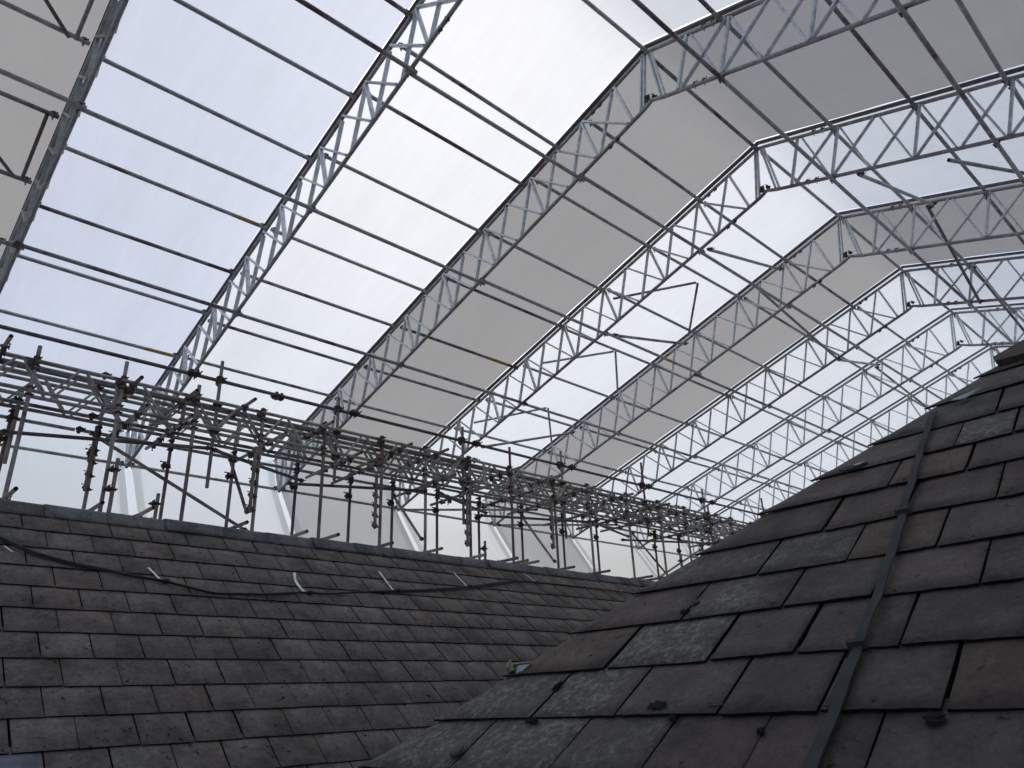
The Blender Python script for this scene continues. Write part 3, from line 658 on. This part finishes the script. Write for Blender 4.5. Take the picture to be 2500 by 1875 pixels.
# ridge tiles
joints = [4.40, 5.88, 7.38, 8.89, 10.43, 11.99, 13.57, 15.14, 16.65, 18.1, 19.52, 21.25, 22.8, 24.4, 26.0, 27.6, 29.2, 30.8, 32.3, 33.9, 35.5, 37, 38.5]
joints = [4.40-1.5*i for i in range(8, 0, -1)] + joints
rr = random.Random(5)
for i in range(len(joints)-1):
    a, b = joints[i]-.012, joints[i+1]+.03
    v, f, ti = [], [], []
    dz = rr.uniform(-.004, .005); r0 = .0
    prof = [(-.140, .012), (-.095, .035), (-.05, .062), (-.02, .078), (0.0, .082), (.02, .076), (.06, .03), (.12, -.09)]   # (along slope from apex, square to slope)
    for e, uu in enumerate((a, b)):
        for th in (0, -.014):
            for (pv, pn) in prof:
                extra = 0.006 if e == 0 else 0
                v.append(LP(uu, 19.47 + pv/U*.65, pn*.35 + .012 + th + dz + extra))
    n = len(prof)
    for q in range(n-1):
        f.append((q, 2*n+q, 2*n+q+1, q+1)); f.append((n+q+1, 3*n+q+1, 3*n+q, n+q))
    f.append((0, n, 3*n, 2*n))
    for q in range(n-1): f.append((q, q+1, n+q+1, n+q)); f.append((2*n+q, 3*n+q, 3*n+q+1, 2*n+q+1))
    d = me('ridge_tile', v, f, [M_RIDGE]); ca = d.color_attributes.new('tint', 'FLOAT_COLOR', 'POINT'); sh = rr.uniform(.3, .75); gg = rr.random(); ll = rr.uniform(0, .35)
    for q in range(len(v)): ca.data[q].color = (sh, gg, ll, 1)
    for p in d.polygons: p.use_smooth = True
    place('ridge_tile', d, rootL)
    if i % 3 == 1:
        place('mortar', me('mortar', [LP(b-.05, 19.12, .022), LP(b+.05, 19.12, .022), LP(b+.04, 19.42, .043), LP(b-.04, 19.42, .043), LP(b-.05, 19.12, .01), LP(b+.05, 19.12, .01), LP(b+.04, 19.42, .03), LP(b-.04, 19.42, .03)],
              [(0, 1, 2, 3), (4, 7, 6, 5), (0, 4, 5, 1), (1, 5, 6, 2), (3, 2, 6, 7), (0, 3, 7, 4)], M_STONE), rootL)
# wall under the left roof
def boxmesh(name, x0, x1, y0, y1, z0, z1, mat):
    v = [(x, y, z) for z in (z0, z1) for (x, y) in ((x0, y0), (x1, y0), (x1, y1), (x0, y1))]
    return me(name, v, [(3, 2, 1, 0), (4, 5, 6, 7), (0, 1, 5, 4), (1, 2, 6, 5), (2, 3, 7, 6), (3, 0, 4, 7)], mat)
lo = LP(0, 3, 0)
place('wall', boxmesh('wall', -2, 20.8, lo.y+.25, 8.3, -9.9, lo.z-.1, M_BRICK), rootL)

# --- cable and pale straps on the left roof
CAB = [(2.0,18.9),(2.7,18.3),(3.412,17.747),(3.966,17.31),(4.307,17.15),(4.863,16.925),(5.445,16.794),(6.065,16.612),(6.77,16.482),(7.398,16.259),(7.971,16.098),(8.6,16.14),(9.3,16.20),(10.0,16.33),(10.66,16.43),(11.298,16.44),(12.0,16.57),(12.785,16.707),(13.892,16.89),(15.188,17.098),(16.932,17.433),(17.313,17.52),(18.674,17.9),(20.235,18.248),(21.431,18.322),(23.122,18.328),(26.063,18.292),(28.948,18.249),(33,18.2)]
def cable_obj(name, pts, r, mat, label, cat, parent=None, n=6):
    v, f = [], []
    for i, p in enumerate(pts):
        a = pts[max(i-1, 0)]; b = pts[min(i+1, len(pts)-1)]; z = (b-a).normalized(); x = LN.cross(z).normalized(); y = z.cross(x)
        for j in range(n):
            an = 2*math.pi*j/n; v.append(p + x*r*math.cos(an) + y*r*math.sin(an))
    for i in range(len(pts)-1):
        for j in range(n): f.append((i*n+j, i*n+(j+1) % n, (i+1)*n+(j+1) % n, (i+1)*n+j))
    f.append(tuple(range(n))); f.append(tuple((len(pts)-1)*n+j for j in range(n-1, -1, -1)))
    return place(name, me(name, v, f, mat, smooth=True), parent)
def dense(pts, m=4):
    out = []
    for i in range(len(pts)-1):
        p0 = pts[max(i-1, 0)]; p1 = pts[i]; p2 = pts[i+1]; p3 = pts[min(i+2, len(pts)-1)]
        for q in range(m):
            t = q/m; out.append(tuple(0.5*(2*p1[c]+(p2[c]-p0[c])*t+(2*p0[c]-5*p1[c]+4*p2[c]-p3[c])*t*t+(-p0[c]+3*p1[c]-3*p2[c]+p3[c])*t**3) for c in range(2)))
    out.append(pts[-1]); return out
t = thing('cable', LP(5, 17), 'black cable draped across the slates of the long roof', 'cable')
dc = dense(CAB)
cable_obj('cable_strand', [LP(u, v, .028) for u, v in dc], .0075, M_CABLE, None, None, t)
cable_obj('cable_strand', [LP(u, v-.05*math.sin(u*.42+.6)-.02, .024) for u, v in dc], .0055, M_CABLE, None, None, t)
for u, v in ((6.8, 16.47), (10.72, 16.43), (13.95, 16.9), (17.35, 17.55), (20.1, 18.24)):
    q = LP(u, v, .03); bm = bmesh.new(); bmesh.ops.create_icosphere(bm, subdivisions=2, radius=.017)
    for vv in bm.verts: vv.co = Vector((vv.co.x*1.5, vv.co.y, vv.co.z)) * (1+.2*math.sin(vv.co.x*90+vv.co.y*70)) + q
    d = bpy.data.meshes.new('cable_knot'); bm.to_mesh(d); bm.free(); d.materials.append(M_CABLE); place('cable_knot', d, t)
STR = [((3.461,17.484),(3.622,17.247),'short thin white strap on the slates at the left edge'),((6.519,17.081),(6.75,16.50),'white strap holding the cable, second from the left'),((10.638,17.451),(10.60,16.495),'curved white strap holding the cable, broadest of the row'),
       ((13.82,18.008),(13.83,16.943),'long white strap holding the cable, fourth from the left'),((17.22,18.441),(17.273,17.62),'thin white strap holding the cable, fifth from the left'),((21.144,18.968),(21.395,18.317),'white strap nearest the right end of the cable'),((26.672,18.45),(27.0,18.33),'tiny white scrap on the cable near the hip')]
for i, (a, b, lab) in enumerate(STR):
    wd = .045 if i in (0, 4, 5) else (.06 if i != 2 else .085)
    v, f = [], []; m = 6; cv = (-.10 if i == 2 else 0.0)
    for q in range(m+1):
        s_ = q/m; u = a[0]+(b[0]-a[0])*s_ + cv*math.sin(math.pi*s_); vv = a[1]+(b[1]-a[1])*s_
        h = .019
        for th in (0, .002):
            v.append(LP(u-wd/2, vv, h+th)); v.append(LP(u+wd/2, vv, h+th))
    for q in range(m):
        o_ = q*4; f += [(o_+2, o_+3, o_+7, o_+6), (o_, o_+4, o_+5, o_+1), (o_, o_+2, o_+6, o_+4), (o_+1, o_+5, o_+7, o_+3)]
    f += [(0, 1, 3, 2), (m*4, m*4+2, m*4+3, m*4+1)]
    o = place('strap', me('strap', v, f, M_STRAP)); tag(o, lab, 'strap', 'white straps on the long slate roof')

# --- right roof (near, hipped)
rootR = thing('hipped_slate_roof', RP(-3, 6), 'near hipped slate roof with big weathered slates filling the lower right', 'slate roof')
VR = {-6: -1.1, -5: -.25, -4: .6, -3: 1.5, -2: 2.4, -1: 3.22, 0: 4.05, 1: 4.89, 2: 5.72, 3: 6.58, 4: 7.42, 5: 8.30, 6: 9.25, 7: 10.14, 8: 11.07, 9: 12.15, 10: 13.05, 11: 13.95, 12: 14.85, 13: 15.75}
def hip(v): return -8.12 + (v-4.18)*0.6275
GAP = {0: [-6.74, -5.335, -4.30, -3.38, -2.475, -1.5], 1: [-6.172, -5.02, -3.873, -2.964, -2.049, -1.1], 2: [-5.66, -4.342, -3.422, -2.504, -1.6], 3: [-5.09, -3.841, -2.91, -1.99, -1.05],
       4: [-4.425, -3.379, -2.466, -1.5], 5: [-3.878, -2.95, -2.01, -1.0], 6: [-3.306, -2.411, -1.45], 7: [-2.653, -1.976, -1.0], 8: [-2.241, -1.3], 9: [-1.9, -1.0]}
LICH = {(0, 0): .75, (0, 1): .8, (0, 2): .45, (1, 0): .7, (1, 1): 1.0, (1, 2): .35, (1, 3): .1, (2, 0): .15, (2, 1): .85, (3, 0): .12, (3, 1): .62, (4, 0): .5, (4, 1): .48, (5, 0): .1, (5, 1): .1, (6, 0): .35,
        (7, 0): .5, (7, 1): .85, (8, 0): .45, (8, 1): .25, (9, 0): .55, (0, 6): .3, (4, 4): .3, (3, 4): .2, (5, 3): .15}
rdr = random.Random(21)
sm = SlateMesh()
for j in range(-6, 13):
    vb = VR[j]; vt = VR[j+1] + .17
    gaps = list(GAP.get(j, []))
    if not gaps:
        o_ = -1.5 if j % 2 else -1.0
        gaps = [o_ - 1.0*i for i in range(14, -1, -1)]
    while gaps[-1] < 9: gaps.append(gaps[-1] + .95 + rdr.uniform(-.05, .08))
    h0 = hip(vb)
    while gaps and gaps[0] < h0 + .35: gaps.pop(0)
    P_ = [None] + gaps
    for i in range(len(P_)-1):
        gp = max(.008, rdr.gauss(.022, .010))
        br = rdr.gauss(.25, .25)
        li = LICH.get((j, i), max(0, rdr.gauss(.02, .10)))
        g_ = min(1, max(0, br + (.45 if li > .4 else 0))); sh = min(1, max(0, rdr.gauss(.5, .15)))
        if li > .6 and (j, i) == (1, 1): tint = (lambda q, t, li=li, g_=g_, sh=sh: (sh, g_*(1 if q < .8 else .2), li*(1 if q < .85 else .1)))
        elif (j, i) == (3, 1): tint = (lambda q, t, sh=sh: (sh, .6, .25 + .5*math.exp(-((q-.45)/.3)**2)))
        else: tint = (sh, g_, li)
        wob = rdr.gauss(0, .008)
        if P_[i] is None:
            sm.slate(RP, 0, P_[i+1]-gp, vb+wob, vt, .0056, .0094+rdr.uniform(0, .0022), tint, 8, 4, rdr, .007, clip=(lambda v, r0=rdr.uniform(-.06, .03), v0=vb: hip(v) - .10 + r0 - (.10 if v < v0+.10 else 0)), jit=.02, warp=.0012)
        else:
            sm.slate(RP, P_[i]+gp*.3, P_[i+1]-gp, vb+wob, vt, .0056, .0094+rdr.uniform(0, .0022), tint, 8, 4, rdr, .007, jit=.018, warp=.0015)
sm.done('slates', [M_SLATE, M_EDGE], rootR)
def hp(v, n): return RP(hip(v)+.05, v, n)
place('underlay', me('underlay', [hp(-1.1, -.012), RP(9.5, -1.1, -.012), RP(9.5, 15.8, -.012), hp(15.8, -.012)], [(0, 1, 2, 3)], M_UNDER), rootR)
# the facet round the hip, facing away towards the long roof
HL = hip(-1.1); a = hp(-1.1, -.01); b = hp(15.8, -.01); dn = Vector((3.6, 0, 0))
low = a + Vector((8, 0, 0))
place('hidden_slope', me('hidden_slope', [a, b, Vector((b.x+6, b.y, b.z)), Vector((a.x+14, a.y, a.z))], [(0, 1, 2, 3)], M_SLATE), rootR)
place('wall', boxmesh('wall', a.x+.3, 9.5, -3, a.y-.25, -9.9, a.z-.05, M_BRICK), rootR)
# thick hip cap at the top right
q = [RP(u_, v_, n_) for n_ in (.010, .034) for (u_, v_) in ((-2.40, 13.31), (-1.2, 13.16), (-.3, 14.2), (-.75, 15.75), (-2.47, 13.60))]
d = me('hip_cap', q, [(4, 3, 2, 1, 0), (5, 6, 7, 8, 9)] + [(i, (i+1) % 5, 5+(i+1) % 5, 5+i) for i in range(5)], [M_SLATE]); ca = d.color_attributes.new('tint', 'FLOAT_COLOR', 'POINT')
for q_ in range(10): ca.data[q_].color = (.15, .4, .15, 1)
place('hip_cap', d, rootR)
# lead tape running up the slope with clips
TAPE = [(u_+.035, v_) for u_, v_ in [(-2.84,3.2),(-2.84,4.3),(-2.845,5.3),(-2.87,5.75),(-2.872,6.5),(-2.91,7.4),(-2.925,7.9),(-2.975,8.32),(-3.02,9.2),(-3.06,9.8),(-3.105,10.6),(-3.14,11.7)]]
def ribbon(name, pts, wd, h0, mat, parent, amp=.004, th=.004):
    pts = dense(pts, 3); v, f = [], []
    for i, (u, vv) in enumerate(pts):
        h = h0 + amp*math.sin(vv*2*math.pi/.86+1.0)
        for n_ in (h, h+th):
            v.append(RP(u-wd/2, vv, n_)); v.append(RP(u+wd/2, vv, n_))
    for q in range(len(pts)-1):
        o_ = q*4; f += [(o_+2, o_+3, o_+7, o_+6), (o_, o_+4, o_+5, o_+1), (o_, o_+2, o_+6, o_+4), (o_+1, o_+5, o_+7, o_+3)]
    m_ = (len(pts)-1)*4; f += [(0, 1, 3, 2), (m_, m_+2, m_+3, m_+1)]
    return place(name, me(name, v, f, mat), parent)
t = thing('lead_strip', RP(-2.84, 4.3), 'flat grey lead strip running up the near slate roof', 'lead strip')
ribbon('strip', TAPE, .088, .020, M_LEAD, t, amp=.003)
for u, vv in ((-2.83, 5.70), (-2.92, 8.27), (-2.87, 6.0)):
    if vv == 6.0: continue
    c_ = RP(u-.02, vv+.02, .030)
    q = [RP(u+a_, vv+b_, n_) for n_ in (.012, .032) for (a_, b_) in ((-.085, -.03), (.07, -.018), (.07, .026), (-.085, .016))]
    place('clip', me('clip', q, [(3, 2, 1, 0), (4, 5, 6, 7), (0, 1, 5, 4), (1, 2, 6, 5), (2, 3, 7, 6), (3, 0, 4, 7)], M_LEAD), t)
t = thing('lead_soaker', RP(-2.95, 5), 'darker flat lead piece tucked beside the lower end of the lead strip', 'lead flashing')
q = [RP(a_, b_, n_) for n_ in (.010, .0145) for (a_, b_) in ((-2.93, 4.93), (-2.80, 4.93), (-2.84, 5.62), (-2.90, 5.62))]
place('flashing', me('flashing', q, [(3, 2, 1, 0), (4, 5, 6, 7), (0, 1, 5, 4), (1, 2, 6, 5), (2, 3, 7, 6), (3, 0, 4, 7)], M_LEAD), t)
q = [RP(a_, b_, n_) for n_ in (.010, .0145) for (a_, b_) in ((-2.90, 3.3), (-2.78, 3.3), (-2.80, 4.84), (-2.90, 4.84))]
place('flashing', me('flashing', q, [(3, 2, 1, 0), (4, 5, 6, 7), (0, 1, 5, 4), (1, 2, 6, 5), (2, 3, 7, 6), (3, 0, 4, 7)], M_LEAD), t)
# pebble on the slates
bm = bmesh.new(); bmesh.ops.create_icosphere(bm, subdivisions=3, radius=1)
for vv in bm.verts:
    k_ = 1+.06*math.sin(vv.co.x*4+vv.co.y*5); vv.co = RP(-6.795, 4.31, .022) + (RD*vv.co.x*.019 + RU*vv.co.y*.024 + RN*vv.co.z*.012)*k_
d = bpy.data.meshes.new('pebble'); bm.to_mesh(d); bm.free(); d.materials.append(M_STONE)
for p in d.polygons: p.use_smooth = True
o = place('pebble', d); tag(o, 'small pale rounded pebble on the gap between two near slates', 'pebble')
# broken bits in the hip notch
def prism(name, pts, th, mat, label, cat):
    n_ = len(pts); A_ = [RP(*p) for p in pts]; B_ = [p - RN*th for p in A_]
    fs = [tuple(range(n_)), tuple(range(2*n_-1, n_-1, -1))] + [(i, n_+i, n_+(i+1) % n_, (i+1) % n_) for i in range(n_)]
    o = place(name, me(name, A_+B_, fs, mat)); return tag(o, label, cat)
prism('batten_end', [(-7.36, 5.945, .03), (-7.18, 5.82, .05), (-7.12, 5.68, .045), (-7.28, 5.76, .03)], .02, M_TIMBER, 'broken cream batten end sticking out at the hip of the near roof', 'batten')
prism('timber_sliver', [(-7.40, 5.99, .01), (-6.98, 5.93, .02), (-6.99, 5.91, .02), (-7.38, 5.955, .01)], .01, M_TIMBER, 'thin cream timber sliver lying level beside the broken batten end', 'batten')
prism('felt_scrap', [(-7.22, 5.91, .012), (-6.99, 5.89, .016), (-7.02, 5.76, .016), (-7.12, 5.74, .012)], .004, M_PALE, 'pale grey scrap of felt showing between hip slates by the batten', 'felt scrap')
prism('slate_fragment', [(-7.62, 5.97, -.02), (-7.40, 5.93, 0), (-7.28, 5.66, 0), (-7.36, 5.64, -.02)], .008, M_STONE, 'broken dull slate fragment below the cream batten end', 'slate fragment')
prism('felt_patch', [(-2.93, 12.06, .02), (-2.50, 12.125, .03), (-2.71, 11.89, .025)], .004, M_PALE, 'pale triangular patch of felt under a lifted slate near the hip top', 'felt scrap')
prism('slipped_slate', [(-4.12, 10.09, .03), (-3.90, 10.14, .03), (-3.72, 10.10, .03), (-3.86, 10.01, .03), (-4.02, 9.99, .03)], .01, M_LEAD, 'small dark slipped slate fragment poking out over the hip', 'slate fragment')
prism('white_chip', [(-3.90, 10.06, .036), (-3.76, 10.085, .036), (-3.82, 10.03, .036)], .003, M_STRAP, 'tiny white chip beside the dark slipped slate at the hip', 'chip')
# moss lumps and crusts in near roof joints; one lump paints a shaded hole
M_MOSS_HOLE = plain('dark_moss_and_hole', (.018, .017, .014), 0.95); M_CRUST = plain('grey_crust', (.10, .10, .095), 0.95)
from mathutils import noise as mnoise
MOSS = [(-6.18, 5.43, .05, .11, M_MOSS_HOLE, 'dark moss lump in the upright joint left of the pale lichen slate'), (-6.10, 4.83, .13, .05, M_MOSS_HOLE, 'dark moss spread under the edge of the pale lichen slate'),
        (-4.58, 5.01, .16, .11, M_MOSS_HOLE, 'broad crusty dark moss patch right of the pale lichen slate'), (-4.32, 4.84, .06, .06, M_MOSS_HOLE, 'small moss lump at the top of a joint below the crusty patch'),
        (-3.384, 4.66, .04, .05, M_MOSS_HOLE, 'round moss bead halfway down a joint near the bottom edge'), (-5.10, 6.74, .07, .08, M_MOSS_HOLE, 'dark lump painting the shaded hole at the chipped slate corner'),
        (-5.06, 6.92, .05, .10, M_CRUST, 'pale grey crust rising above the chipped slate corner'), (-3.95, 5.02, .09, .06, M_CRUST, 'flaky pale crust beside the joint left of the lead strip'),
        (-2.90, 5.61, .07, .04, M_MOSS_HOLE, 'dark moss caught under the lower clip of the lead strip'), (-2.11, 4.78, .10, .09, M_MOSS_HOLE, 'dark moss streak under the slate edge at the lower right'),
        (-3.99, 6.68, .06, .045, M_CRUST, 'ring shaped grey crust near the joint in the middle of the near roof')]
for i, (u, v, ru, rv, mt, lab) in enumerate(MOSS):
    bm = bmesh.new(); bmesh.ops.create_icosphere(bm, subdivisions=4, radius=1)
    for vv in bm.verts:
        c = vv.co.copy(); k_ = 1 + .8*mnoise.noise(c*1.8 + Vector((i*7, 0, 0))) + .5*mnoise.noise(c*6 + Vector((i*3, 0, 0)))
        vv.co = RP(u, v, .0105) + (RD*c.x*ru*U*.6 + RU*c.y*rv*U*.6)*k_ + RN*c.z*.0042*k_
    d = bpy.data.meshes.new('moss_hole_lump'); bm.to_mesh(d); bm.free(); d.materials.append(mt)
    o = place('moss_hole_lump', d); tag(o, lab, 'moss', 'moss and crust lumps on the near slates')
